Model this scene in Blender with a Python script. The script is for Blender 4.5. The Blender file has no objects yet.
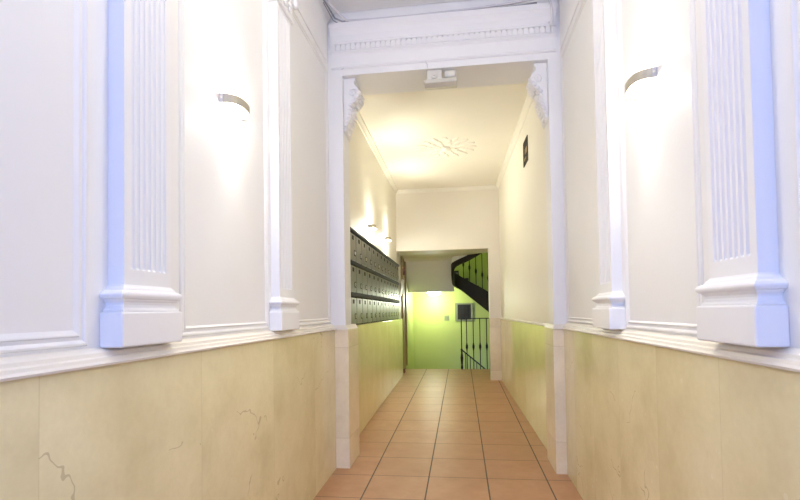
import bpy, bmesh, math, random
from mathutils import Vector, Matrix
random.seed(7)
R = math.radians
sc = bpy.context.scene
col = sc.collection

# ------------------------------------------------------------------ materials
def new_mat(name):
    m = bpy.data.materials.new(name); m.use_nodes = True
    nt = m.node_tree; b = nt.nodes['Principled BSDF']
    return m, nt, b
def N(nt, t, **kw):
    n = nt.nodes.new(t)
    for k, v in kw.items(): setattr(n, k, v)
    return n
def math_n(nt, op, a, b=None, c=None):
    n = nt.nodes.new('ShaderNodeMath'); n.operation = op
    for i, v in enumerate((a, b, c)):
        if v is None: continue
        if isinstance(v, (int, float)): n.inputs[i].default_value = v
        else: nt.links.new(v, n.inputs[i])
    return n.outputs[0]
def mixc(nt, f, a, b, mode='MIX'):
    n = nt.nodes.new('ShaderNodeMix'); n.data_type = 'RGBA'; n.blend_type = mode
    for i, v in ((0, f), (6, a), (7, b)):
        if isinstance(v, (int, float)): n.inputs[i].default_value = v
        elif isinstance(v, tuple): n.inputs[i].default_value = v
        else: nt.links.new(v, n.inputs[i])
    return n.outputs[2]
def srgb(r, g, b):
    f = lambda c: (c/255/12.92) if c/255 <= .04045 else ((c/255+.055)/1.055)**2.4
    return (f(r), f(g), f(b), 1)
def noise(nt, vec, scale, detail=3, rough=.55):
    n = N(nt, 'ShaderNodeTexNoise'); n.inputs['Scale'].default_value = scale
    n.inputs['Detail'].default_value = detail; n.inputs['Roughness'].default_value = rough
    nt.links.new(vec, n.inputs['Vector']); return n.outputs['Fac']
def ramp(nt, f, stops):
    n = N(nt, 'ShaderNodeValToRGB'); e = n.color_ramp.elements
    e[0].position, e[0].color = stops[0]; e[1].position, e[1].color = stops[-1]
    for p, c in stops[1:-1]:
        x = e.new(p); x.color = c
    nt.links.new(f, n.inputs[0]); return n.outputs[0]
def bump(nt, b, h, strength=.2, dist=.01):
    n = N(nt, 'ShaderNodeBump'); n.inputs['Strength'].default_value = strength; n.inputs['Distance'].default_value = dist
    nt.links.new(h, n.inputs['Height']); nt.links.new(n.outputs[0], b.inputs['Normal'])

def paint(name, c, rough=.55, amt=.05, bs=.12):
    m, nt, b = new_mat(name)
    g = N(nt, 'ShaderNodeNewGeometry').outputs['Position']
    n1 = noise(nt, g, 3.5, 4)
    d = tuple(x*(1-amt) for x in c[:3])+(1,)
    nt.links.new(mixc(nt, n1, c, d), b.inputs['Base Color'])
    b.inputs['Roughness'].default_value = rough
    bump(nt, b, noise(nt, g, 60, 3), bs, .003)
    return m
def plain(name, c, rough=.5, metal=0.0):
    m, nt, b = new_mat(name)
    g = N(nt, 'ShaderNodeNewGeometry').outputs['Position']
    n1 = noise(nt, g, 30, 2)
    d = tuple(x*.86 for x in c[:3])+(1,)
    nt.links.new(mixc(nt, n1, c, d), b.inputs['Base Color'])
    b.inputs['Roughness'].default_value = rough; b.inputs['Metallic'].default_value = metal
    return m
def emit(name, c, s):
    m, nt, b = new_mat(name)
    b.inputs['Base Color'].default_value = (.8, .8, .8, 1)
    b.inputs['Emission Color'].default_value = c; b.inputs['Emission Strength'].default_value = s
    return m
def marble(name, base, spacing, off, rough=.16, axis='Y', seam=.25, crack=.38, ior=1.5, var=1.0):
    m, nt, b = new_mat(name)
    g = N(nt, 'ShaderNodeNewGeometry').outputs['Position']
    s = N(nt, 'ShaderNodeSeparateXYZ'); nt.links.new(g, s.inputs[0])
    u = math_n(nt, 'DIVIDE', math_n(nt, 'SUBTRACT', s.outputs[axis], off), spacing)
    cell = math_n(nt, 'FLOOR', u); fr = math_n(nt, 'FRACT', u)
    wn = N(nt, 'ShaderNodeTexWhiteNoise'); wn.noise_dimensions = '1D'; nt.links.new(cell, wn.inputs['W'])
    # each slab shows its own piece of the stone
    comb = N(nt, 'ShaderNodeCombineXYZ'); nt.links.new(math_n(nt, 'MULTIPLY', wn.outputs['Value'], 9.0), comb.inputs[2])
    add = N(nt, 'ShaderNodeVectorMath'); add.operation = 'ADD'; nt.links.new(g, add.inputs[0]); nt.links.new(comb.outputs[0], add.inputs[1])
    v = add.outputs[0]
    big = noise(nt, v, 2.2, 5, .6)
    fine = noise(nt, v, 45, 4, .7)
    r, gg, bb = base[:3]
    c = ramp(nt, big, [(.30, (r*(1-.20*var), gg*(1-.23*var), bb*(1-.30*var), 1)), (.5, base), (.72, (min(1, r*1.12), min(1, gg*1.13), min(1, bb*1.2), 1))])
    c = mixc(nt, math_n(nt, 'MULTIPLY', fine, .42), c, (r*.72, gg*.68, bb*.60, 1))
    # per-slab tone
    c = mixc(nt, math_n(nt, 'MULTIPLY', wn.outputs['Value'], .22), c, (r*.78, gg*.76, bb*.68, 1))
    # pale fossil flecks
    vo = N(nt, 'ShaderNodeTexVoronoi'); vo.inputs['Scale'].default_value = 16; nt.links.new(v, vo.inputs['Vector'])
    fl = math_n(nt, 'LESS_THAN', vo.outputs['Distance'], .13)
    fl = math_n(nt, 'MULTIPLY', fl, math_n(nt, 'GREATER_THAN', noise(nt, v, 5, 2), .57))
    c = mixc(nt, math_n(nt, 'MULTIPLY', fl, .22), c, (.92, .88, .78, 1))
    # hairline cracks
    cr = noise(nt, v, 1.3, 5, .5)
    line = math_n(nt, 'LESS_THAN', math_n(nt, 'ABSOLUTE', math_n(nt, 'SUBTRACT', cr, .5)), .0016)
    mask = math_n(nt, 'GREATER_THAN', noise(nt, v, 2.2, 2), .54)
    c = mixc(nt, math_n(nt, 'MULTIPLY', math_n(nt, 'MULTIPLY', line, mask), crack), c, (r*.35, gg*.28, bb*.2, 1))
    sm = math_n(nt, 'LESS_THAN', fr, .0025/spacing)
    c = mixc(nt, math_n(nt, 'MULTIPLY', sm, seam), c, (r*.45, gg*.4, bb*.3, 1))
    nt.links.new(c, b.inputs['Base Color'])
    b.inputs['Roughness'].default_value = rough
    b.inputs['IOR'].default_value = ior
    return m

M = {}
M['wall'] = paint('white_plaster', (.80, .80, .79, 1))
M['trimw'] = paint('white_gloss_paint', (.81, .81, .81, 1), .5, .04, .06)
M['dado'] = paint('cream_dado_paint', (.80, .765, .68, 1), .4, .10, .1)
M['cream'] = paint('cream_plaster', (.84, .805, .71, 1))
M['creamw'] = paint('pale_cream_plaster', (.80, .75, .65, 1))
M['ceil'] = paint('ceiling_plaster', (.90, .895, .88, 1))
M['olive'] = paint('stair_soffit_plaster', (.86, .84, .76, 1))
M['green'] = paint('lime_green_plaster', (.52, .60, .17, 1), .5, .08)
M['ochre'] = paint('ochre_plaster', (.46, .36, .15, 1), .5, .1)
M['marbleL'] = marble('beige_marble_left', (.80, .73, .47, 1), .66, .94)
M['marbleR'] = marble('beige_marble_right', (.80, .73, .47, 1), .43, .13)
M['marbleP'] = marble('beige_marble_passage', (.90, .84, .48, 1), .60, .2, .05, seam=.3, crack=.2, ior=1.7, var=.45)
M['marblePink'] = marble('pinkish_marble', (.88, .79, .58, 1), .66, .94, .25, axis='Z', seam=.5, crack=0)
M['black'] = plain('black_iron', (.012, .011, .010, 1), .4, .3)
M['dark'] = plain('dark_varnished_wood', (.012, .007, .005, 1), .7)
M['tread'] = plain('dark_stair_wood', (.03, .018, .012, 1), .7)
M['boxcase'] = plain('mailbox_case', (.006, .007, .007, 1), .65)
M['boxdoor'] = plain('mailbox_door', (.25, .255, .215, 1), .38, .5)
M['lockm'] = plain('lock_metal', (.75, .75, .72, 1), .25, .9)
M['card'] = plain('name_card', (.03, .024, .018, 1), .85)
M['cardw'] = plain('white_card', (.72, .70, .62, 1), .5)
M['alu'] = plain('sconce_metal', (.47, .43, .33, 1), .45, .35)
M['steel'] = plain('steel_cap', (.55, .55, .6, 1), .3, .8)
M['plastic'] = plain('white_plastic', (.72, .70, .62, 1), .4)
M['plasticg'] = plain('grey_plastic', (.58, .56, .47, 1), .4)
M['cable'] = plain('white_cable', (.66, .65, .68, 1), .5)
M['cabled'] = plain('grey_cable', (.33, .33, .36, 1), .5)
M['redb'] = plain('red_brown_paint', (.15, .035, .025, 1), .5)
M['wood'] = plain('brown_wood', (.40, .29, .11, 1), .5)
M['glassdark'] = plain('dark_pane', (.02, .022, .018, 1), .6)
M['frame'] = plain('green_grey_frame', (.25, .27, .15, 1), .5)
M['plate'] = plain('grey_green_plate', (.28, .33, .15, 1), .5)
M['rust'] = plain('brass_inside', (.30, .20, .07, 1), .5, .4)
M['bulb'] = emit('halogen_tube', (1, .86, .62, 1), 60)
M['bulbp'] = emit('halogen_tube_passage', (1, .80, .50, 1), 60)
M['globe'] = emit('fluorescent_bowl', (.86, 1, .82, 1), 8)

# terracotta tiles
def tile_mat():
    m, nt, b = new_mat('terracotta_tiles')
    g = N(nt, 'ShaderNodeNewGeometry').outputs['Position']
    s = N(nt, 'ShaderNodeSeparateXYZ'); nt.links.new(g, s.inputs[0])
    u = math_n(nt, 'DIVIDE', math_n(nt, 'ADD', s.outputs['X'], .633), .3935)
    v = math_n(nt, 'DIVIDE', math_n(nt, 'SUBTRACT', s.outputs['Y'], 3.297), .3885)
    fu, fv = math_n(nt, 'FRACT', u), math_n(nt, 'FRACT', v)
    du = math_n(nt, 'MINIMUM', fu, math_n(nt, 'SUBTRACT', 1.0, fu))
    dv = math_n(nt, 'MINIMUM', fv, math_n(nt, 'SUBTRACT', 1.0, fv))
    d = math_n(nt, 'MINIMUM', du, math_n(nt, 'MULTIPLY', dv, 1.5))
    gr = math_n(nt, 'LESS_THAN', d, .0115)
    comb = N(nt, 'ShaderNodeCombineXYZ')
    nt.links.new(math_n(nt, 'FLOOR', u), comb.inputs[0]); nt.links.new(math_n(nt, 'FLOOR', v), comb.inputs[1])
    wn = N(nt, 'ShaderNodeTexWhiteNoise'); nt.links.new(comb.outputs[0], wn.inputs['Vector'])
    n1 = noise(nt, g, 6, 5, .6)
    c = ramp(nt, n1, [(.3, (.40, .215, .110, 1)), (.55, (.46, .262, .145, 1)), (.75, (.50, .305, .18, 1))])
    c = mixc(nt, math_n(nt, 'MULTIPLY', wn.outputs['Value'], .35), c, (.40, .23, .12, 1))
    c = mixc(nt, gr, c, (.13, .105, .08, 1))
    nt.links.new(c, b.inputs['Base Color'])
    rg = math_n(nt, 'ADD', math_n(nt, 'MULTIPLY', gr, .4), math_n(nt, 'ADD', math_n(nt, 'MULTIPLY', n1, .15), .36))
    nt.links.new(rg, b.inputs['Roughness'])
    b.inputs['Specular IOR Level'].default_value = .22
    h = math_n(nt, 'MINIMUM', math_n(nt, 'MULTIPLY', d, 40), 1.0)
    h = math_n(nt, 'ADD', h, math_n(nt, 'MULTIPLY', noise(nt, g, 9, 2), .5))
    bump(nt, b, h, .25, .004)
    return m
M['tiles'] = tile_mat()

# ------------------------------------------------------------------ mesh helpers
def finish(name, bm, mat, parent=None, smooth=False, bevel=0, seg=2):
    bmesh.ops.remove_doubles(bm, verts=bm.verts, dist=1e-6)
    bmesh.ops.recalc_face_normals(bm, faces=bm.faces)
    me = bpy.data.meshes.new(name); bm.to_mesh(me); bm.free()
    o = bpy.data.objects.new(name, me); col.objects.link(o)
    me.materials.append(M[mat])
    if smooth:
        for p in me.polygons: p.use_smooth = True
    if bevel:
        md = o.modifiers.new('bevel', 'BEVEL'); md.width = bevel; md.segments = seg; md.limit_method = 'ANGLE'; md.angle_limit = R(40)
    if parent: o.parent = parent
    return o
def prism(bm, pts, z0, z1):
    a = [bm.verts.new((x, y, z0)) for x, y in pts]; b = [bm.verts.new((x, y, z1)) for x, y in pts]
    n = len(pts); bm.faces.new(a); bm.faces.new(b)
    for i in range(n): bm.faces.new((a[i], a[(i+1) % n], b[(i+1) % n], b[i]))
def box(bm, x0, x1, y0, y1, z0, z1):
    prism(bm, [(x0, y0), (x1, y0), (x1, y1), (x0, y1)], z0, z1)
def loft(bm, rings, cap=True, closed=True):
    vs = [[bm.verts.new(p) for p in r] for r in rings]; n = len(rings[0])
    for a, b in zip(vs, vs[1:]):
        for i in range(n if closed else n-1):
            j = (i+1) % n; bm.faces.new((a[i], a[j], b[j], b[i]))
    if cap: bm.faces.new(vs[0]); bm.faces.new(vs[-1])
    return vs
def tube(bm, pts, r, n=8):
    pts = [Vector(p) for p in pts]; rs = r if isinstance(r, list) else [r]*len(pts)
    rings = []; up0 = None
    for i, p in enumerate(pts):
        t = (pts[min(i+1, len(pts)-1)]-pts[max(i-1, 0)]).normalized()
        if up0 is None: up0 = Vector((0, 0, 1)) if abs(t.z) < .9 else Vector((1, 0, 0))
        s = t.cross(up0).normalized(); u = s.cross(t).normalized(); up0 = u
        rings.append([p+rs[i]*(math.cos(2*math.pi*k/n)*s+math.sin(2*math.pi*k/n)*u) for k in range(n)])
    loft(bm, rings)
def sweep(bm, prof, fx0, fx1, y0, y1):
    """profile [(offset, z)] swept along Y; fx0 is the wall X at y0, fx1 at y1 (offset sign already applied)"""
    loft(bm, [[(fx0+o, y0, z) for o, z in prof], [(fx1+o, y1, z) for o, z in prof]])
def lathe(bm, cx, cy, prof, n=16):
    rings = [[(cx+r*math.cos(2*math.pi*k/n), cy+r*math.sin(2*math.pi*k/n), z) for k in range(n)] for r, z in prof]
    loft(bm, rings)
def tag(o, label, cat=None, group=None, kind=None):
    o['label'] = label
    if cat: o['category'] = cat
    if group: o['group'] = group
    if kind: o['kind'] = kind
    return o
def empty(name, loc, rz=0):
    o = bpy.data.objects.new(name, None); o.location = loc; o.rotation_euler = (0, 0, rz); o.empty_display_size = .05
    col.objects.link(o); return o
def structure(name, bm, mat, label, cat, **kw):
    return tag(finish(name, bm, mat, **kw), label, cat, kind='structure')
def copy_tree(o, parent=None):
    c = o.copy(); col.objects.link(c); c.parent = parent
    for ch in [x for x in bpy.data.objects if x.parent == o]: copy_tree(ch, c)
    return c

# key planes (metres; the corridor runs along +Y, camera at the origin, 1.2 m up)
LX, RX = -.955, .728           # plaster faces of the entrance hall
LM, RM = -.925, .705           # marble faces
YB = -1.3                     # street door plane
YP0, YPP, YP1 = 3.42, 3.61, 3.76         # pier front, pier back
YE = 7.37                     # end wall
ZL, ZR = 1.072, 1.061          # top of the marble, left and right
pl = lambda y: -.972-.006*(y-4.9)      # passage plaster, left
pm = lambda y: -.945-.008*(y-4.4)   # passage marble, left
pr = lambda y: .673-.0205*(y-4)        # passage plaster, right
prm = lambda y: .662-.0205*(y-4)       # passage marble, right
fz = lambda y: .018*y

# ------------------------------------------------------------------ shell
bm = bmesh.new()
y0, y1 = -2.2, 8.6
vs = [(-1.25, y0), (1.0, y0), (1.0, y1), (-1.25, y1)]
a = [bm.verts.new((x, y, fz(y))) for x, y in vs]; b = [bm.verts.new((x, y, fz(y)-.18)) for x, y in vs]
bm.faces.new(a); bm.faces.new(b)
for i in range(4): bm.faces.new((a[i], a[(i+1) % 4], b[(i+1) % 4], b[i]))
structure('floor', bm, 'tiles', 'terracotta square tile floor running the length of the corridor', 'floor')

bm = bmesh.new(); box(bm, -1.25, LX, YB, YP0, 0-.1, 3.6)
structure('wall_left', bm, 'wall', 'white plaster wall of the entrance hall, left side', 'wall')
bm = bmesh.new(); box(bm, RX, 1.1, YB, YP0, -.1, 3.6)
structure('wall_right', bm, 'wall', 'white plaster wall of the entrance hall, right side', 'wall')
bm = bmesh.new(); box(bm, -1.25, 1.1, YB, YP0-.005, 3.44, 3.6)
structure('ceiling', bm, 'ceil', 'flat white ceiling over the entrance hall in front of the arch', 'ceiling')
bm = bmesh.new(); box(bm, LX, LM, YB, YP0, -.06, ZL)
structure('wall_left_marble', bm, 'marbleL', 'beige marble cladding on the lower left wall of the entrance hall', 'marble cladding')
bm = bmesh.new(); box(bm, RM, RX, YB, YP0, -.06, ZR)
structure('wall_right_marble', bm, 'marbleR', 'beige marble cladding on the lower right wall of the entrance hall', 'marble cladding')

# arch: piers + lintel as one plaster structure
bm = bmesh.new()
box(bm, -1.25, -.846, YP0, YPP, ZL+.02, 3.6)
box(bm, .642, 1.1, YP0, YPP, ZR+.02, 3.6)
box(bm, -1.25, -.97, YPP, YP1, 2.965, 3.6)
box(bm, .68, 1.1, YPP, YP1, 2.965, 3.6)
box(bm, -.97, .68, YPP, YP1, 2.965, 3.6)
box(bm, -.846, .642, YP0, YPP, 2.965, 3.6)
structure('wall_arch', bm, 'trimw', 'white plaster opening of two piers and a lintel between hall and passage', 'wall')
for side, (x0, x1, xo) in dict(left=(-1.25, -.825, -.846), right=(.632, 1.1, .642)).items():
    ZD = ZL if side == 'left' else ZR
    bm = bmesh.new(); box(bm, x0, x1, YP0-.004, YP1, -.05, ZD)
    # small sloped plaster sill on top of the cladding
    if side == 'left': prism(bm, [(x0, YP0-.004), (x1, YP0-.004), (x1, YP1), (x0, YP1)], ZD, ZD+.004)
    structure('wall_%s_pier' % side, bm, 'marblePink', 'pinkish beige marble cladding on the foot of the %s pier' % side, 'marble cladding', bevel=.004)
    bm = bmesh.new()
    if side == 'left': prof = [(-1.25, ZD), (x1, ZD), (x1-.004, ZD+.006), (xo, ZD+.034), (-1.25, ZD+.034)]
    else: prof = [(1.1, ZD), (x0, ZD), (x0-.0, ZD+.006), (xo+.0, ZD+.034), (1.1, ZD+.034)]
    loft(bm, [[(x, YP0-.012, z) for x, z in prof], [(x, YP1, z) for x, z in prof]])
    structure('trim_%s_sill' % side, bm, 'dado', 'thin cream sill on top of the marble of the %s pier' % side, 'trim')

# passage
bm = bmesh.new()
def pseg(bm, f0, xo, ya, yb, z0, z1): prism(bm, [(f0(ya), ya), (xo, ya), (xo, yb), (f0(yb), yb)], z0, z1)
NY0, NY1, NZ0, NZ1 = 3.940, 7.350, 1.084, 1.935       # niche of the mailboxes
pseg(bm, pl, -1.3, YP1, 7.88, -.05, NZ0)
pseg(bm, pl, -1.3, YPP, NY0, NZ0, NZ1); pseg(bm, pl, -1.3, NY1, 7.88, NZ0, NZ1)
pseg(bm, lambda y: pl(y)-.10, -1.3, NY0, NY1, NZ0, NZ1)
pseg(bm, pl, -1.3, YPP, YP1, NZ1, 2.965); pseg(bm, pl, -1.3, YP1, 7.88, NZ1, 3.2)
structure('wall_left_passage', bm, 'cream', 'cream plaster wall of the inner passage above the mailboxes', 'wall')
bm = bmesh.new(); pseg(bm, pr, 1.1, YP1, YE+.30, -.05, 3.2); pseg(bm, pr, 1.1, YPP, YP1, ZR+.05, 2.965)
structure('wall_right_passage', bm, 'cream', 'cream plaster wall of the inner passage on the right with a vent hole', 'wall')
bm = bmesh.new(); prism(bm, [(pl(YP1), YP1), (pm(YP1), YP1), (pm(7.88), 7.88), (pl(7.88), 7.88)], 0, 1.083)
structure('wall_left_passage_marble', bm, 'marbleP', 'polished marble cladding below the mailboxes in the passage', 'marble cladding', bevel=.003)
bm = bmesh.new(); prism(bm, [(prm(YP1), YP1), (pr(YP1), YP1), (pr(YE), YE), (prm(YE), YE)], 0, 1.062)
structure('wall_right_passage_marble', bm, 'marbleP', 'polished marble cladding along the right side of the passage', 'marble cladding')
bm = bmesh.new(); box(bm, -1.3, 1.1, YP1, YE, 3.11, 3.3)
structure('ceiling_passage', bm, 'cream', 'cream ceiling of the inner passage with a plaster rose', 'ceiling')
# end wall
bm = bmesh.new()
box(bm, -1.3, 1.1, YE, YE+.30, 2.145, 3.3)
box(bm, .432, 1.1, YE, YE+.16, 1.078, 2.145)
structure('wall_back', bm, 'creamw', 'pale cream end wall above the opening to the stairwell', 'wall')
bm = bmesh.new(); box(bm, .428, .90, YE-.006, YE+.17, .1, 1.078)
structure('wall_back_marble', bm, 'marblePink', 'pinkish marble foot of the narrow end wall beside the railing', 'marble cladding', bevel=.004)
bm = bmesh.new(); box(bm, .425, .60, YE-.006, YE+.0, 2.155, 2.175)
structure('trim_back', bm, 'creamw', 'small ledge line on the end wall right of the opening', 'trim')

# cornices of the passage
bm = bmesh.new()
prof = [(0, 3.050), (.012, 3.052), (.016, 3.066), (.030, 3.082), (.042, 3.088), (.046, 3.110), (0, 3.110)]
loft(bm, [[(pl(y)+o, y, z) for o, z in prof] for y in (YP1, YE)])
structure('trim_left_passage', bm, 'cream', 'narrow cream cornice along the left edge of the passage ceiling', 'cornice')
bm = bmesh.new()
loft(bm, [[(pr(y)-o, y, z) for o, z in prof] for y in (YP1, YE)])
structure('trim_right_passage', bm, 'cream', 'narrow cream cornice along the right edge of the passage ceiling', 'cornice')
bm = bmesh.new()
loft(bm, [[(x, YE-o*.5, z) for o, z in prof] for x in (pl(YE), pr(YE))])
structure('trim_back_passage', bm, 'cream', 'narrow cream cornice across the end wall below the ceiling', 'cornice')

# ceiling rose
bm = bmesh.new()
cx, cy = -.14, 5.55
for ring, (rad, n, rr) in enumerate(((.29, 16, .040), (.20, 12, .036), (.11, 8, .03))):
    for k in range(n):
        t = 2*math.pi*k/n + ring*.2
        for q, (dr, w) in enumerate(((0, 1), (.035, .7), (-.03, .6))):
            mat = Matrix.Translation((cx+(rad+dr)*math.cos(t), cy+(rad+dr)*math.sin(t), 3.108)) @ Matrix.Rotation(t, 4, 'Z') @ Matrix.Diagonal((rr*w*1.1, rr*w*.85, .009, 1))
            bmesh.ops.create_icosphere(bm, subdivisions=2, radius=1, matrix=mat)
lathe(bm, cx, cy, [(.05, 3.1105), (.06, 3.095), (.035, 3.08), (.012, 3.07)], 20)
o = finish('ceiling_rose', bm, 'cream', smooth=True)
tag(o, 'round cream plaster rose with leaf ornament on the passage ceiling', 'ceiling rose')

# ------------------------------------------------------------------ dado rails
def dado(name, xw, xm, s, ZD, label):
    bm = bmesh.new()
    x = lambda o: xm + s*o
    prof = [(xw-s*.001, ZD), (x(.012), ZD), (x(.014), ZD+.006), (x(.008), ZD+.012), (x(.006), ZD+.020), (x(-.002), ZD+.024),
            (x(-.004), ZD+.033), (x(-.012), ZD+.038), (xw+s*.003, ZD+.043), (xw-s*.001, ZD+.046)]
    loft(bm, [[(px, yy, z) for px, z in prof] for yy in (YB, YP0-.012)])
    structure(name, bm, 'dado', label, 'dado rail')
dado('trim_left_dado', LX, LM, 1, ZL, 'cream moulded dado rail on top of the left hall marble')
dado('trim_right_dado', RX, RM, -1, ZR, 'cream moulded dado rail on top of the right hall marble')
bm = bmesh.new()
prof = [(-.02, 1.062), (.008, 1.062), (.010, 1.072), (.0, 1.082), (-.02, 1.084)]
loft(bm, [[(prm(y)-o, y, z) for o, z in prof] for y in (YP1, YE-.006)])
structure('trim_right_passage_dado', bm, 'dado', 'thin cream edge on top of the right passage marble', 'trim')

# ------------------------------------------------------------------ panel mouldings (rectangular frames on the walls)
def panel(name, xw, s, ya, yb, z0, z1, label, w=.036):
    """two-step moulded frame: outer ridge, groove, inner bead; rings are mitred rectangles"""
    prof = [(0, 0), (0, .003), (.003, .007), (.008, .008), (.012, .006), (.016, .002), (.024, .002), (.027, .006), (.030, .006), (w, .001), (w, 0)]
    bm = bmesh.new()
    rings = []
    for ins, h in prof:
        X = xw + s*(h-.0008)
        rings.append([(X, ya+ins, z0+ins), (X, yb-ins, z0+ins), (X, yb-ins, z1-ins), (X, ya+ins, z1-ins)])
    loft(bm, rings, cap=False)
    return structure(name, bm, 'wall', label, 'panel moulding')
panel('trim_1', LX, 1, -1.1, 1.108, 1.124, 3.0, 'white panel moulding on the left wall nearer than the large pilaster', .042)
panel('trim_2', LX, 1, 1.515, 2.268, 1.124, 3.0, 'white panel moulding around the left wall lamp')
panel('trim_3', LX, 1, 2.58, 3.38, 1.124, 3.0, 'white panel moulding between left far pilaster and pier', .036)
panel('trim_4', RX, -1, -1.1, 1.120, 1.110, 2.96, 'white panel moulding on the right wall nearer than the large pilaster', .042)
panel('trim_5', RX, -1, 1.535, 2.215, 1.110, 2.96, 'white panel moulding around the right wall lamp')
panel('trim_6', RX, -1, 2.53, 3.38, 1.110, 2.96, 'white panel moulding between right far pilaster and pier', .036)

# ------------------------------------------------------------------ pilasters
def pilaster(xw, s, yc, hb, hs, pb, ps, ztop, label, nfl, zo):
    ztop -= zo
    root = empty('fluted_pilaster', (xw, yc, 1.10+zo))
    tag(root, label, 'pilaster', 'fluted pilasters along the hall walls')
    def ring(half, prot, z): return [(-s*.001, -half, z), (s*prot, -half, z), (s*prot, half, z), (-s*.001, half, z)]
    def stack(name, lst, bev=.003):
        bm = bmesh.new(); loft(bm, [ring(h, p, z-1.10) for h, p, z in lst])
        o = finish(name, bm, 'trimw', root, bevel=bev); return o
    dh, dp = hb-hs, pb-ps
    stack('base', [(hb, pb, 1.10), (hb, pb, 1.196)], .005)
    k = lambda f: (hs+dh*f, ps+dp*f)
    prof = [(k(.62), 1.1965), (k(.60), 1.203), (k(.40), 1.210), (k(.32), 1.220), (k(.36), 1.228), (k(.55), 1.234), (k(.60), 1.237),
            (k(.62), 1.2385), (k(.88), 1.242), (k(1.0), 1.250), (k(1.0), 1.256), (k(.85), 1.264), (k(.6), 1.268), (k(.42), 1.270), (k(.30), 1.278), (k(.1), 1.284), (k(0), 1.290)]
    stack('base_moulding', [(h, p, 1.1965+(z-1.1965)*.80) for (h, p), z in prof], 0)
    # shaft with round-bottomed flutes cut in its front
    z0, z1 = 1.2713, ztop
    zf0, zf1 = z0+.042, ztop-.012
    bm = bmesh.new()
    fl_w = 2*(hs-.022)/nfl
    outline = []
    def front(z_in):
        pts = [(-s*.001, -hs), (s*ps, -hs)]
        for i in range(nfl):
            c = -hs+.022+fl_w*(i+.5); r = fl_w*.31
            for t in range(7):
                a = math.pi*t/6
                pts.append((s*(ps-(r*.9*math.sin(a) if z_in else 0)), c-r*math.cos(a)))
        pts += [(s*ps, hs), (-s*.001, hs)]
        return pts
    zs = [(z0, 0), (zf0, 0), (zf0+.006, 1), (zf1-.006, 1), (zf1, 0), (z1, 0)]
    loft(bm, [[(x, y, z-1.10) for x, y in front(q)] for z, q in zs])
    finish('shaft', bm, 'trimw', root)
    # capital: astragal, leaf band, abacus
    prof = [(k(.15), ztop+.0005), (k(.55), ztop+.006), (k(.62), ztop+.016), (k(.5), ztop+.026), (k(.2), ztop+.030), (k(.15), ztop+.05), (k(.3), ztop+.11), (k(.8), ztop+.14), (k(1.0), ztop+.145), (k(1.0), ztop+.175), (k(1.1), ztop+.18), (k(1.1), ztop+.20)]
    cap = stack('capital', [(h, p, z) for (h, p), z in prof], 0)
    bm = bmesh.new()
    for i in range(3):
        y = -hs*.6+hs*.6*i
        for dz, rr in ((.052, .020), (.078, .024), (.104, .019)):
            bmesh.ops.create_icosphere(bm, subdivisions=2, radius=1, matrix=Matrix.Translation((s*(ps+.004+dz*.09), y, ztop+dz-1.10)) @ Matrix.Diagonal((.010, rr*1.25, rr*.8, 1)))
    for sy in (-1, 1):
        bmesh.ops.create_icosphere(bm, subdivisions=2, radius=1, matrix=Matrix.Translation((s*(ps+.02), sy*(hs+.004), ztop+.115-1.10)) @ Matrix.Diagonal((.022, .026, .028, 1)))
    o = finish('leaf_ornament', bm, 'trimw', cap, smooth=True)
    return root
pilaster(LX, 1, 1.290, .137, .105, .067, .048, 2.81, 'large white fluted pilaster on the left wall, nearest to the viewer, daylit blue edge', 7, .015)
pilaster(LX, 1, 2.412, .133, .101, .067, .045, 2.81, 'slim white fluted pilaster between left wall lamp and arch, capital visible', 7, .013)
pilaster(RX, -1, 1.302, .1375, .108, .070, .045, 2.79, 'large white fluted pilaster on the right wall, nearest to the viewer', 7, .006)
pilaster(RX, -1, 2.364, .138, .102, .072, .046, 2.79, 'slim white fluted pilaster between right wall lamp and arch', 7, .004)

# entablature lines along the hall walls
for nm, xw, s, zb, lab in (('trim_left_cornice', LX, 1, 3.052, 'white cornice along the top of the left hall wall'), ('trim_right_cornice', RX, -1, 3.012, 'white cornice along the top of the right hall wall')):
    bm = bmesh.new()
    prof = [(-.001, zb), (.006, zb+.002), (.007, zb+.010), (.002, zb+.016), (.004, 3.33), (.012, 3.358), (.03, 3.385), (.05, 3.425), (.052, 3.4405), (-.001, 3.4405)]
    prof = [(o, z) for o, z in prof if z <= zb+.03 or z > zb+.04]
    ring = [[(xw+s*o, yy, z) for o, z in prof] for yy in (YB, YP0-.03)]
    loft(bm, ring); structure(nm, bm, 'trimw', lab, 'cornice')

# ------------------------------------------------------------------ lintel frieze with dentils
XA, XB = LX+.03, RX-.03
bm = bmesh.new()
def yprof(bm, prof, xa, xb): loft(bm, [[(x, YP0-o, z) for o, z in prof] for x in (xa, xb)])
yprof(bm, [(-.001, 3.012), (.008, 3.014), (.014, 3.025), (.010, 3.033), (.008, 3.115), (.014, 3.125), (.022, 3.133), (.022, 3.142), (-.001, 3.142)], XA, XB)
yprof(bm, [(-.001, 3.142), (.012, 3.142), (.012, 3.188), (-.001, 3.188)], XA, XB)
yprof(bm, [(-.001, 3.188), (.030, 3.188), (.033, 3.198), (.030, 3.206), (.034, 3.25), (.044, 3.275), (.058, 3.295), (.060, 3.332), (-.001, 3.332)], XA, XB)
n = 43; w = (XB-XA)/n
for i in range(n):
    x = XA+w*(i+.5); box(bm, x-w*.39, x+w*.39, YP0-.026, YP0-.010, 3.1425, 3.1875)
structure('trim_arch_frieze', bm, 'trimw', 'white moulded frieze with a row of small dentils across the lintel', 'frieze')
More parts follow.
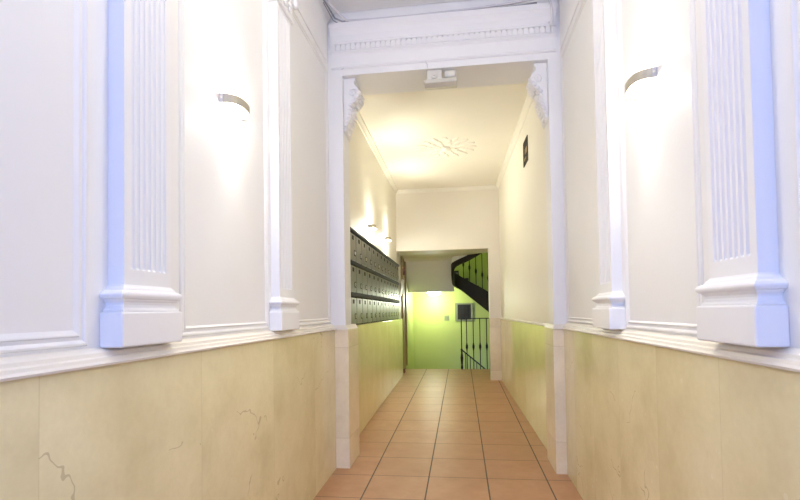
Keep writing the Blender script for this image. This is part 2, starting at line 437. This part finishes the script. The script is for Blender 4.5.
# broken corner: grey cable bundle and wires above the frieze
bm = bmesh.new()
tube(bm, [(-0.910, 3.140, 3.3790), (-0.895, 3.260, 3.3740), (-0.875, 3.340, 3.3540), (-0.830, 3.365, 3.3420), (-0.750, 3.375, 3.3420), (-0.670, 3.375, 3.3430)], .006)
tube(bm, [(-0.915, 3.180, 3.3720), (-0.900, 3.280, 3.3540), (-0.890, 3.340, 3.3400), (-0.860, 3.380, 3.3380), (-0.810, 3.385, 3.3380)], .004)
o = finish('cable_bundle', bm, 'cabled', smooth=True); tag(o, 'tangled grey wires in the broken ceiling corner above left pier', 'cable')
bm = bmesh.new()
tube(bm, [(-0.905, 3.100, 3.3760), (-0.880, 3.230, 3.3800), (-0.830, 3.330, 3.3640), (-0.790, 3.370, 3.3460), (-0.610, 3.380, 3.3450), (-0.310, 3.385, 3.3460), (0.090, 3.380, 3.3510), (0.390, 3.375, 3.3620), (0.540, 3.370, 3.3760), (0.610, 3.365, 3.3760),
          (0.645, 3.352, 3.3540), (0.658, 3.345, 3.3140), (0.662, 3.343, 3.2540), (0.662, 3.343, 3.1840), (0.650, 3.343, 3.1640), (0.638, 3.345, 3.1840)], .009)
o = finish('long_cable', bm, 'cable', smooth=True); tag(o, 'white cable running along the frieze top and down at the right', 'cable')
bm = bmesh.new()
tube(bm, [(-0.770, 3.392, 3.3380), (-0.310, 3.385, 3.3365), (0.190, 3.387, 3.3400), (0.490, 3.385, 3.3500), (0.570, 3.385, 3.3540)], .0055)
o = finish('thin_cable', bm, 'cabled', smooth=True); tag(o, 'thin grey cable lying directly on top of the frieze', 'cable')
bm = bmesh.new()
tube(bm, [(-0.850, 3.413, 3.0090), (-0.810, 3.412, 3.0260), (-0.510, 3.412, 3.0300), (-0.270, 3.412, 3.0310), (-0.225, 3.412, 3.0220), (-0.210, 3.414, 2.9940), (-0.210, 3.420, 2.9690)], .003, 6)
o = finish('lamp_wire', bm, 'cable', smooth=True); tag(o, 'fine white wire along the lintel to the emergency lamp', 'wire')

# ------------------------------------------------------------------ emergency light under the lintel
t = empty('emergency_light', (-.115, 3.475, 2.965)); tag(t, 'small white emergency light fixed under the lintel of the opening', 'emergency light')
bm = bmesh.new(); box(bm, -.10, .008, -.035, .02, -.075, 0)
body = finish('housing', bm, 'plastic', t, bevel=.006)
bm = bmesh.new()
loft(bm, [[(-.046+.030*math.cos(a), y, -.036+.030*math.sin(a)) for a in [2*math.pi*k/18 for k in range(18)]] for y in (-.036, -.046)])
loft(bm, [[(-.046+.014*math.cos(a), y, -.036+.014*math.sin(a)) for a in [2*math.pi*k/18 for k in range(18)]] for y in (-.0455, -.056)])
finish('lens', bm, 'cardw', body, smooth=False)
bm = bmesh.new(); box(bm, .025, .11, -.02, .02, -.055, 0)
finish('bracket', bm, 'plastic', t, bevel=.012, seg=3)
bm = bmesh.new()
prof = [(-.055, -.076), (.03, -.074), (.03, -.118), (-.02, -.125), (-.055, -.104)]
loft(bm, [[(x, y, z) for y, z in prof] for x in (-.118, .118)])
finish('diffuser', bm, 'plasticg', t, bevel=.004)

# ------------------------------------------------------------------ corbels
def corbel(x, s, label):
    t = empty('corbel', (x, YP0+.125, 2.964)); tag(t, label, 'corbel', 'plaster corbels in the upper corners of the opening')
    prof = [(0, 0), (.088, 0), (.090, -.018), (.080, -.024), (.080, -.050), (.088, -.058), (.104, -.075), (.116, -.105), (.114, -.140), (.098, -.170), (.072, -.190), (.055, -.215),
            (.052, -.245), (.056, -.275), (.050, -.305), (.036, -.335), (.022, -.365), (.016, -.395), (.006, -.415), (0, -.420)]
    bm = bmesh.new(); loft(bm, [[(s*px, y, z) for px, z in prof] for y in (-.085, .085)])
    b = finish('bracket', bm, 'trimw', t, bevel=.003)
    bm = bmesh.new()
    def leaf(px, y, z, a, b_, c): bmesh.ops.create_icosphere(bm, subdivisions=2, radius=1, matrix=Matrix.Translation((s*px, y, z)) @ Matrix.Diagonal((a, b_, c, 1)))
    for i, (px, z, rr) in enumerate([(.112, -.115, .022), (.104, -.150, .024), (.082, -.180, .022), (.060, -.205, .020), (.056, -.235, .018), (.058, -.268, .020), (.048, -.300, .018), (.036, -.330, .016), (.024, -.362, .014), (.014, -.398, .015)]):
        for y in (-.055, 0, .055):
            leaf(px, y*(1-i*.05), z+.008*abs(y)/.05, rr*.75, rr*1.1, rr*.9)
        leaf(px-.012, -.088, z, rr*.8, .008, rr*.7)
    # volute on the faces
    for k in range(14):
        a = k*.55; r_ = .034*(1-k/16)
        leaf(.066+r_*math.cos(a), -.086, -.115+r_*math.sin(a), .007, .006, .007)
    finish('acanthus_leaves', bm, 'trimw', b, smooth=True)
corbel(-.845, 1, 'white plaster scroll corbel at the top left corner of the opening')
corbel(.641, -1, 'white plaster scroll corbel at the top right corner of the opening')

# ------------------------------------------------------------------ wall lamps (curved metal shield, light goes up and down)
def sconce(xw, s, yc, z, label, group, bulb, half=.094, prot=.070, rz=0):
    t = empty('wall_lamp', (xw, yc, z), rz); tag(t, label, 'wall lamp', group)
    bm = bmesh.new()
    n = 20; outer = []; inner = []
    for k in range(n+1):
        a = math.pi*k/n
        ca, sa = math.cos(a), math.sin(a)
        px = lambda hh, pp: (s*(pp*(abs(sa)**.9)+.002), -hh*(abs(ca)**.8)*(1 if ca > 0 else -1))
        outer.append(px(half, prot)); inner.append(px(half-.004, prot-.004))
    rings = [[(x, y, -.018) for x, y in outer], [(x, y, .018) for x, y in outer], [(x, y, .018) for x, y in inner], [(x, y, -.018) for x, y in inner]]
    vs = [[bm.verts.new(p) for p in r] for r in rings]
    for a_, b_ in zip(vs, vs[1:]+vs[:1]):
        for i in range(n): bm.faces.new((a_[i], a_[i+1], b_[i+1], b_[i]))
    for e in (0, n): bm.faces.new([v[e] for v in vs])
    finish('shade', bm, 'alu', t)
    bm = bmesh.new(); box(bm, 0, s*.010, -.05, .05, -.012, .012)
    finish('wall_plate', bm, 'steel', t, bevel=.002)
    for sy in (-1, 1):
        bm = bmesh.new(); box(bm, 0, s*.016, sy*(half-.004)-.006, sy*(half-.004)+.006, -.019, .019)
        e = finish('end_cap', bm, 'steel', t, bevel=.002)
        bm = bmesh.new()
        loft(bm, [[(s*.012+.004*math.cos(a), sy*(half+.002)+dy*sy, .004*math.sin(a)) for a in [2*math.pi*k/10 for k in range(10)]] for dy in (-.002, .0025)])
        finish('screw', bm, 'cardw', e)
    bm = bmesh.new(); tube(bm, [(s*.034, -.048, 0), (s*.034, .048, 0)], .005, 10)
    finish('halogen_tube', bm, bulb, t, smooth=True)
    return t
def lampspot(loc, d, power, color, size=70, blend=.8, rad=.012):
    l = bpy.data.lights.new('lamp_beam', 'SPOT'); l.energy = power; l.color = color; l.spot_size = R(size); l.spot_blend = blend; l.shadow_soft_size = rad
    o = bpy.data.objects.new('lamp_beam', l); o.location = loc; o.rotation_euler = Vector(d).to_track_quat('-Z', 'Y').to_euler(); col.objects.link(o)
def lamppoint(loc, e, c):
    l = bpy.data.lights.new('lamp_glow', 'POINT'); l.energy = e; l.color = c; l.shadow_soft_size = .008
    o = bpy.data.objects.new('lamp_glow', l); o.location = loc; col.objects.link(o)
WARM = (1, .96, .87); WARMP = (1, .98, .83)
G1 = 'curved metal wall lamps of the hall'; G2 = 'curved metal wall lamps above the mailboxes'
for xw, s, yc, z, lab in ((LX, 1, 1.885, 2.076, 'lit curved metal wall lamp on the left hall wall'), (RX, -1, 1.915, 2.062, 'lit curved metal wall lamp on the right hall wall')):
    sconce(xw, s, yc, z, lab, G1, 'bulb')
    lampspot((xw+s*.036, yc, z+.012), (s*.5, 0, 1), 24, WARM, 52, .7)
    lampspot((xw+s*.036, yc, z+.012), (0, 0, 1), 3.5, WARM, 60, 1)
    lampspot((xw+s*.036, yc, z-.012), (0, 0, -1), 7, WARM, 56, 1)
    lampspot((xw+s*.036, yc, z-.012), (s*1.0, 0, -.85), 12, WARM, 90, .8)
    for dz in (-.042, .042): lamppoint((xw+s*.045, yc, z+dz), 1.8, WARM)
for yc, z, lab in ((5.08, 2.125, 'glowing curved wall lamp above the mailboxes, the nearer one'), (6.25, 2.17, 'glowing curved wall lamp above the mailboxes, the farther one')):
    sconce(pl(yc), 1, yc, z, lab, G2, 'bulbp', rz=.006)
    lampspot((pl(yc)+.036, yc, z+.012), (.03, 0, 1), 5, WARMP, 38, 1)
    lampspot((pl(yc)+.036, yc, z+.012), (1, 0, .7), 26, WARMP, 105, .8)
    lampspot((pl(yc)+.040, yc, z-.012), (.05, 0, -1), 4, WARMP, 95, 1)
    for dz, e in ((-.03, 11), (.03, 5)): lamppoint((pl(yc)+.046, yc, z+dz), e, WARMP)

# ------------------------------------------------------------------ mailboxes
BW, BH = .2617, .2810
ordn = ['first', 'second', 'third', 'fourth', 'fifth', 'sixth', 'seventh', 'eighth', 'ninth', 'tenth', 'eleventh', 'twelfth', 'thirteenth']
rown = ['bottom', 'middle', 'top']
def mailbox():
    t = empty('mailbox', (0, 0, 0), .0077)
    d = .125
    bm = bmesh.new()                         # hollow looking case: body plus protruding rim
    box(bm, -d, -.010, -BW/2+.001, BW/2-.001, .001, BH-.001)
    for y0_, y1_, z0_, z1_ in ((-BW/2+.001, -BW/2+.005, .001, BH-.001), (BW/2-.005, BW/2-.001, .001, BH-.001), (-BW/2+.001, BW/2-.001, .001, .006)):
        box(bm, -.010, .001, y0_, y1_, z0_, z1_)
    finish('case', bm, 'boxcase', t)
    bm = bmesh.new()
    prof = [(-.010, BH-.034), (.008, BH-.034), (.014, BH-.028), (.016, BH-.006), (.012, BH-.001), (-.010, BH-.001)]
    loft(bm, [[(x, y, z) for x, z in prof] for y in (-BW/2+.001, BW/2-.001)])
    finish('slot_flap', bm, 'boxcase', t)
    bm = bmesh.new(); box(bm, -.0095, .004, -BW/2+.012, BW/2-.012, .0085, BH-.040)
    door = finish('door', bm, 'boxdoor', t, bevel=.003)
    bm = bmesh.new(); box(bm, .0035, .0065, BW/2-.088, BW/2-.030, .052, .102)
    fr = finish('lock_plate', bm, 'card', door)
    bm = bmesh.new(); box(bm, .0055, .009, BW/2-.078, BW/2-.040, .060, .094)
    finish('lock', bm, 'lockm', door, bevel=.002)
    bm = bmesh.new(); box(bm, .0035, .0060, -.030, .026, BH-.092, BH-.056)
    finish('name_card', bm, 'card', door)
    return t
proto = mailbox(); first = True
for r_ in range(3):
    for c_ in range(13):
        o = proto if first else copy_tree(proto); first = False
        yy = 3.9435+BW*(c_+.5)
        o.location = (pm(yy)+.008, yy, 1.0865+r_*BH)
        tag(o, 'grey metal mailbox in the %s row, %s from the white pier' % (rown[r_], ordn[c_]), 'mailbox', 'grey mailboxes on the passage wall')
bpy.context.view_layer.update()

# papers and boxes on the left wall beyond the mailboxes
t = empty('notice_holder', (pl(7.70), 7.70, 1.46)); tag(t, 'white notice holder on the wall just past the mailboxes', 'notice')
bm = bmesh.new(); box(bm, .0, .018, -.15, .15, 0, .25); finish('board', bm, 'plastic', t, bevel=.003)
bm = bmesh.new(); loft(bm, [[(.018, -.13, .02), (.024, -.13, .02), (.06, -.13, .26), (.054, -.13, .26)], [(.018, .13, .02), (.024, .13, .02), (.06, .13, .26), (.054, .13, .26)]])
finish('paper', bm, 'cardw', t)

# ventilation hole in the right passage wall
t = empty('wall_vent', (pr(4.72), 4.72, 2.74), .0205); tag(t, 'square dark ventilation opening high on the right passage wall', 'wall vent')
bm = bmesh.new()
for y0_, y1_, z0_, z1_ in ((-.125, -.113, -.12, .12), (.113, .125, -.12, .12), (-.125, .125, -.12, -.108), (-.125, .125, .108, .12)):
    box(bm, -.008, .002, y0_, y1_, z0_, z1_)
finish('frame', bm, 'card', t)
bm = bmesh.new(); box(bm, -.002, .001, -.113, .113, -.108, .108); finish('backing', bm, 'card', t)
bm = bmesh.new(); box(bm, -.007, -.002, -.09, .03, -.02, .03); box(bm, -.006, -.002, -.02, .09, -.07, -.05); finish('damper_flap', bm, 'rust', t)

# ------------------------------------------------------------------ stairwell
XS0, XS1, YG = -1.02, 1.9, 10.3
bm = bmesh.new(); box(bm, -1.4, XS1+.2, YG, YG+.15, -1.6, 5.2)
structure('wall_stairwell_back', bm, 'green', 'lime green wall at the far end of the stairwell', 'wall')
bm = bmesh.new(); box(bm, -1.3, XS0, 7.881, YG, -1.6, 5.2)
structure('wall_stairwell_left', bm, 'green', 'lime green wall on the left of the stairwell', 'wall')
bm = bmesh.new(); box(bm, XS1, XS1+.2, YE+.1, YG, -1.6, 5.2)
structure('wall_stairwell_right', bm, 'green', 'lime green wall on the right of the stairwell', 'wall')
bm = bmesh.new(); box(bm, 1.1, XS1+.2, YE-.05, YE+.1, -1.6, 5.2); box(bm, -1.4, 1.1, YE+.1, YE+.295, 3.2, 5.2)
structure('wall_stairwell_front', bm, 'green', 'green wall of the stairwell above the passage', 'wall')
bm = bmesh.new(); box(bm, -1.4, XS1+.2, YE, YG+.15, 5.2, 5.35)
structure('ceiling_stairwell', bm, 'ceil', 'ceiling high over the stairwell', 'ceiling')
bm = bmesh.new(); box(bm, 1.0, XS1, YE+.3, 8.6, -.05, .150)
structure('floor_landing', bm, 'tiles', 'tiled landing beside the railing', 'floor')
bm = bmesh.new(); box(bm, XS0, XS1, 8.6, YG, -1.75, -1.6)
structure('floor_stairwell', bm, 'tiles', 'lower floor at the bottom of the stairwell', 'floor')
# door casing on the left
t = empty('door_casing', (XS0, 8.10, .146)); t['kind'] = 'structure'
t.name = 'door_1'; tag(t, 'ochre wooden door casing on the left where the passage ends', 'door')
bm = bmesh.new(); box(bm, 0, .035, .01, .10, .07, 2.10); box(bm, 0, .035, .50, .59, .07, 2.10); box(bm, 0, .035, .10, .50, 2.01, 2.10); finish('casing', bm, 'wood', t, bevel=.003)
bm = bmesh.new(); box(bm, 0, .012, .10, .50, 0, 2.01); finish('door_panel', bm, 'wood', t)
bm = bmesh.new(); box(bm, 0, .045, .0, .11, 0, .0695); finish('plinth_block', bm, 'redb', t, bevel=.003)
t = empty('alarm_box', (XS0+.035, 8.16, 1.83)); tag(t, 'small dark red alarm box beside the stairwell opening on the left', 'alarm box')
bm = bmesh.new(); box(bm, 0, .03, -.035, .035, 0, .13); finish('housing', bm, 'redb', t, bevel=.004)
bm = bmesh.new(); box(bm, .028, .033, -.018, .018, .03, .07); finish('button', bm, 'card', t)

# descending flight (below the floor edge)
bm = bmesh.new()
for i in range(5):
    box(bm, XS0, -.01, 8.60+i*.24, 8.84+i*.24, -1.6, -.03-i*.17)
structure('floor_steps', bm, 'tiles', 'tiled steps going down beyond the floor edge', 'steps')

# stair flights overhead: soffit of landing + sloping flight, and the dark winding string
bm = bmesh.new()
prof = [(7.67, 2.150), (8.46, 2.150), (8.60, 2.11), (9.30, 1.575), (9.40, 1.575), (9.40, 1.80), (8.70, 2.42), (7.67, 2.42)]
loft(bm, [[(x, y, z) for y, z in prof] for x in (XS0, -.125)])
prism(bm, [(-.125, 7.67), (.62, 7.67), (.50, 7.90), (.34, 8.06), (.11, 8.25), (-.01, 8.36), (-.10, 8.46), (-.125, 8.5)], 2.150, 2.42)
structure('ceiling_stair_soffit', bm, 'olive', 'olive grey underside of the stair flight over the opening', 'stair soffit')

def smooth_path(P, n=6):
    out = []
    for i in range(len(P)-1):
        p0, p1, p2, p3 = P[max(i-1, 0)], P[i], P[i+1], P[min(i+2, len(P)-1)]
        for k in range(n):
            t = k/n
            out.append(tuple(.5*((2*b)+(-a+c)*t+(2*a-5*b+4*c-d)*t*t+(-a+3*b-3*c+d)*t**3) for a, b, c, d in zip(p0, p1, p2, p3)))
    out.append(P[-1]); return out
path = smooth_path([(1.30, 9.30, .56, .94), (.90, 9.30, .86, 1.25), (.55, 9.30, 1.145, 1.54), (.22, 9.30, 1.42, 1.735), (.03, 9.29, 1.575, 1.845), (-.07, 9.23, 1.645, 1.90), (-.12, 9.12, 1.68, 1.93),
                    (-.135, 8.95, 1.72, 1.955), (-.140, 8.72, 1.80, 2.0), (-.137, 8.55, 1.88, 2.035), (-.10, 8.43, 1.955, 2.06), (-.01, 8.32, 2.0, 2.095), (.10, 8.22, 2.035, 2.13), (.22, 8.12, 2.085, 2.185), (.33, 8.03, 2.14, 2.25), (.44, 7.92, 2.20, 2.32)])
bm = bmesh.new(); rings = []
sk = [p for p in path if p[1] < 9.0]
for i, (x, y, zb, zt) in enumerate(sk):
    q0 = sk[max(i-1, 0)]; q1 = sk[min(i+1, len(sk)-1)]
    t2 = Vector((q1[0]-q0[0], q1[1]-q0[1], 0)).normalized(); nn = Vector((t2.y, -t2.x, 0))*.012
    rings.append([(x-nn.x, y-nn.y, zt-.01), (x+nn.x, y+nn.y, zt-.01), (x+nn.x, y+nn.y, 2.40), (x-nn.x, y-nn.y, 2.40)])
loft(bm, rings)
structure('ceiling_stair_edge', bm, 'olive', 'olive grey plaster edge above the dark stair string', 'stair soffit')
stair = empty('winding_staircase', (.0, 9.3, 1.2)); tag(stair, 'dark wooden winding staircase with iron balusters seen above the railing', 'staircase')
O = Vector((.0, 9.3, 1.2))
def rel(p): return tuple(Vector(p)-O)
bm = bmesh.new(); rings = []
for i, (x, y, zb, zt) in enumerate(path):
    q0 = path[max(i-1, 0)]; q1 = path[min(i+1, len(path)-1)]
    t2 = Vector((q1[0]-q0[0], q1[1]-q0[1], 0)).normalized(); nn = Vector((t2.y, -t2.x, 0))*.022
    rings.append([rel((x-nn.x, y-nn.y, zb)), rel((x+nn.x, y+nn.y, zb)), rel((x+nn.x, y+nn.y, zt)), rel((x-nn.x, y-nn.y, zt))])
loft(bm, rings); finish('string_board', bm, 'dark', stair, smooth=False, bevel=.004)
# treads of the first flight behind the string
bm = bmesh.new()
for i in range(8):
    x1_ = 1.3-i*.19; z_ = .93+i*.150
    box(bm, x1_-.22-0, x1_, 9.33, YG-.002, z_-.04-1.2, z_-1.2)
    box(bm, x1_-.015, x1_, 9.33, YG-.002, z_-.16-1.2, z_-.04-1.2)
for v in bm.verts: v.co.y -= 9.3
finish('treads', bm, 'tread', stair)
# balusters with knots
def baluster(bm, x, y, z0, z1, zk, r=.008):
    lathe(bm, x, y, [(r, z0), (r, zk-.07), (r*1.5, zk-.06), (r*1.3, zk-.05), (r*2.6, zk-.02), (r*2.6, zk+.02), (r*1.3, zk+.05), (r*1.5, zk+.06), (r, zk+.07), (r, z1)], 8)
for i, x in enumerate((.061, .178, .300, .420, .532, .65, .77)):
    zb = 1.84-.62*(x-.03)
    zk = 2.12-.60*(x-.03)
    bm = bmesh.new(); baluster(bm, x, 0, zb-.03-1.2, zb+.85-1.2, zk-1.2); finish('baluster', bm, 'black', stair)
bm = bmesh.new(); tube(bm, [(-.02, 0, 1.87+.84-1.2), (.75, 0, 1.33+.84-1.2)], .024, 10); finish('handrail', bm, 'dark', stair, smooth=True)

# iron railing at the floor edge
YR = 8.555
rl = empty('iron_railing', (.0, YR, fz(YR))); tag(rl, 'black iron railing on the floor edge beside the end wall', 'railing')
H = 1.064-fz(YR)
bm = bmesh.new(); box(bm, -.012, .95, -.016, .016, H-.016, H); finish('top_rail', bm, 'black', rl, bevel=.003)
bm = bmesh.new()
box(bm, -.009, .009, -.009, .009, .0, H-.016)
lathe(bm, .0, 0, [(.014, 0), (.022, .03), (.016, .08), (.020, .13), (.026, .20), (.018, .27), (.014, .30), (.020, .33), (.010, .37)], 10)
finish('newel_post', bm, 'black', rl)
for i in range(7):
    x = .092+.1165*i
    bm = bmesh.new(); baluster(bm, x, 0, 0, H-.016, .42-.018); finish('baluster', bm, 'black', rl)
rl2 = empty('descending_railing', (.01, 9.25, -.60)); tag(rl2, 'black sloping handrail of the stairs going down, behind the iron railing', 'railing')
bm = bmesh.new(); tube(bm, [(-.03, 0, 1.06), (.42, 0, .68), (.9, 0, .28)], .012, 8); finish('handrail', bm, 'black', rl2)
for x in (.06, .15, .27, .39, .5, .62):
    zt = 1.035-.843*x
    bm = bmesh.new(); lathe(bm, x, 0, [(.007, -.95), (.007, zt)], 8); finish('baluster', bm, 'black', rl2)

# window in the green wall
w_ = empty('window_1', (.063, YG, .975)); w_['kind'] = 'structure'; tag(w_, 'small dark barred window in the lime green wall', 'window')
bm = bmesh.new()
for x0_, x1_, z0_, z1_ in ((-.19, -.135, 0, .384), (.15, .19, 0, .384), (-.135, .15, 0, .03), (-.135, .15, .355, .384)): box(bm, x0_, x1_, -.035, 0, z0_, z1_)
finish('window_frame', bm, 'frame', w_, bevel=.003)
bm = bmesh.new(); box(bm, -.135, .15, -.012, 0, .03, .355); finish('pane', bm, 'glassdark', w_)
bm = bmesh.new()
for i in range(1, 4): box(bm, -.135+.0712*i-.006, -.135+.0712*i+.006, -.030, -.018, .03, .355)
for i in range(1, 3): box(bm, -.135, .15, -.030, -.018, .03+.108*i-.006, .03+.108*i+.006)
finish('window_bars', bm, 'tread', w_)
t = empty('wall_plate', (-.308, YG, .988)); tag(t, 'small grey square switch plate on the green wall left of the window', 'switch plate')
bm = bmesh.new(); box(bm, -.052, .052, -.012, 0, 0, .110); finish('plate', bm, 'plate', t, bevel=.003)
bm = bmesh.new(); box(bm, -.03, -.004, -.018, -.010, .03, .08); box(bm, .004, .03, -.018, -.010, .03, .08); finish('rocker', bm, 'frame', t)
# lamp on the green wall
t = empty('wall_lamp', (-.575, YG, 1.60)); tag(t, 'bright oval bulkhead lamp on the green wall under the stair', 'wall lamp')
bm = bmesh.new()
loft(bm, [[(.15*r2*math.cos(a), -y, .075*r2*math.sin(a)) for a in [2*math.pi*k/24 for k in range(24)]] for r2, y in ((1.05, 0), (1.05, .025))]); finish('base_ring', bm, 'plastic', t)
bm = bmesh.new()
loft(bm, [[(.15*r2*math.cos(a), -y, .075*r2*math.sin(a)) for a in [2*math.pi*k/24 for k in range(24)]] for r2, y in ((.98, .0255), (.9, .05), (.7, .07), (.35, .082), (.1, .084))]); finish('glass_bowl', bm, 'globe', t, smooth=True)
l = bpy.data.lights.new('bulkhead_glow', 'POINT'); l.energy = 24; l.color = (.95, 1, .85); l.shadow_soft_size = .08
o = bpy.data.objects.new('bulkhead_glow', l); o.location = (-.575, YG-.55, 1.42); col.objects.link(o)
# bare fill light added high in the stairwell, out of frame, to brighten it
l = bpy.data.lights.new('upper_stair_fill', 'POINT'); l.energy = 16; l.color = (.95, 1, .8); l.shadow_soft_size = .1
o = bpy.data.objects.new('upper_stair_fill', l); o.location = (.8, 8.8, 4.6); col.objects.link(o)

# ------------------------------------------------------------------ daylight through the open street door
w = bpy.data.worlds.new('sky'); sc.world = w; w.use_nodes = True
bg = w.node_tree.nodes['Background']; bg.inputs[0].default_value = (.30, .44, 1, 1); bg.inputs[1].default_value = 2.2
l = bpy.data.lights.new('door_portal', 'AREA'); l.shape = 'RECTANGLE'; l.size = 1.66; l.size_y = 3.3
l.cycles.is_portal = True
o = bpy.data.objects.new('door_portal', l); o.location = (-.085, YB-.02, 1.67); o.rotation_euler = (R(90), 0, 0); col.objects.link(o)

# unseen ceiling lamp above the frame, added as fill to brighten the hall
def ceil_fill(x, y, z, e, c, lab):
    t = empty('ceiling_fill_lamp', (x, y, z)); tag(t, lab, 'added fill lamp')
    bm = bmesh.new(); lathe(bm, 0, 0, [(.13, 0), (.13, -.02)], 24); finish('base_ring', bm, 'plastic', t)
    bm = bmesh.new(); lathe(bm, 0, 0, [(.12, -.0205), (.115, -.05), (.08, -.075), (.02, -.085)], 24); finish('glass_bowl', bm, 'bulb', t, smooth=True)
    l = bpy.data.lights.new('ceiling_fill_light', 'POINT'); l.energy = e; l.color = c; l.shadow_soft_size = .12
    o = bpy.data.objects.new('ceiling_fill_light', l); o.location = (x, y, z-.22); col.objects.link(o)

ceil_fill(-.11, 1.35, 3.44, 5.0, (1, .97, .90), 'added round fill lamp on the hall ceiling, above the frame')
# ------------------------------------------------------------------ camera
cam = bpy.data.cameras.new('camera'); cam.sensor_width = 36; cam.lens = 475/800*36
cam.shift_x = 0; cam.shift_y = .0613; cam.clip_start = .02
co = bpy.data.objects.new('camera', cam); co.location = (0, 0, 1.2); co.rotation_euler = (Matrix.Rotation(R(7.293), 3, 'Z') @ Matrix.Rotation(R(91.5), 3, 'X') @ Matrix.Rotation(R(-.9), 3, 'Z')).to_euler(); col.objects.link(co)
sc.camera = co
sc.view_settings.view_transform = 'Standard'; sc.view_settings.look = 'None'; sc.view_settings.gamma = 1
sc.view_settings.exposure = 0.68; sc.view_settings.use_curve_mapping = False
sc.cycles.use_denoising = True
sc.cycles.max_bounces = 12; sc.cycles.diffuse_bounces = 8
sc.cycles.sample_clamp_indirect = 6
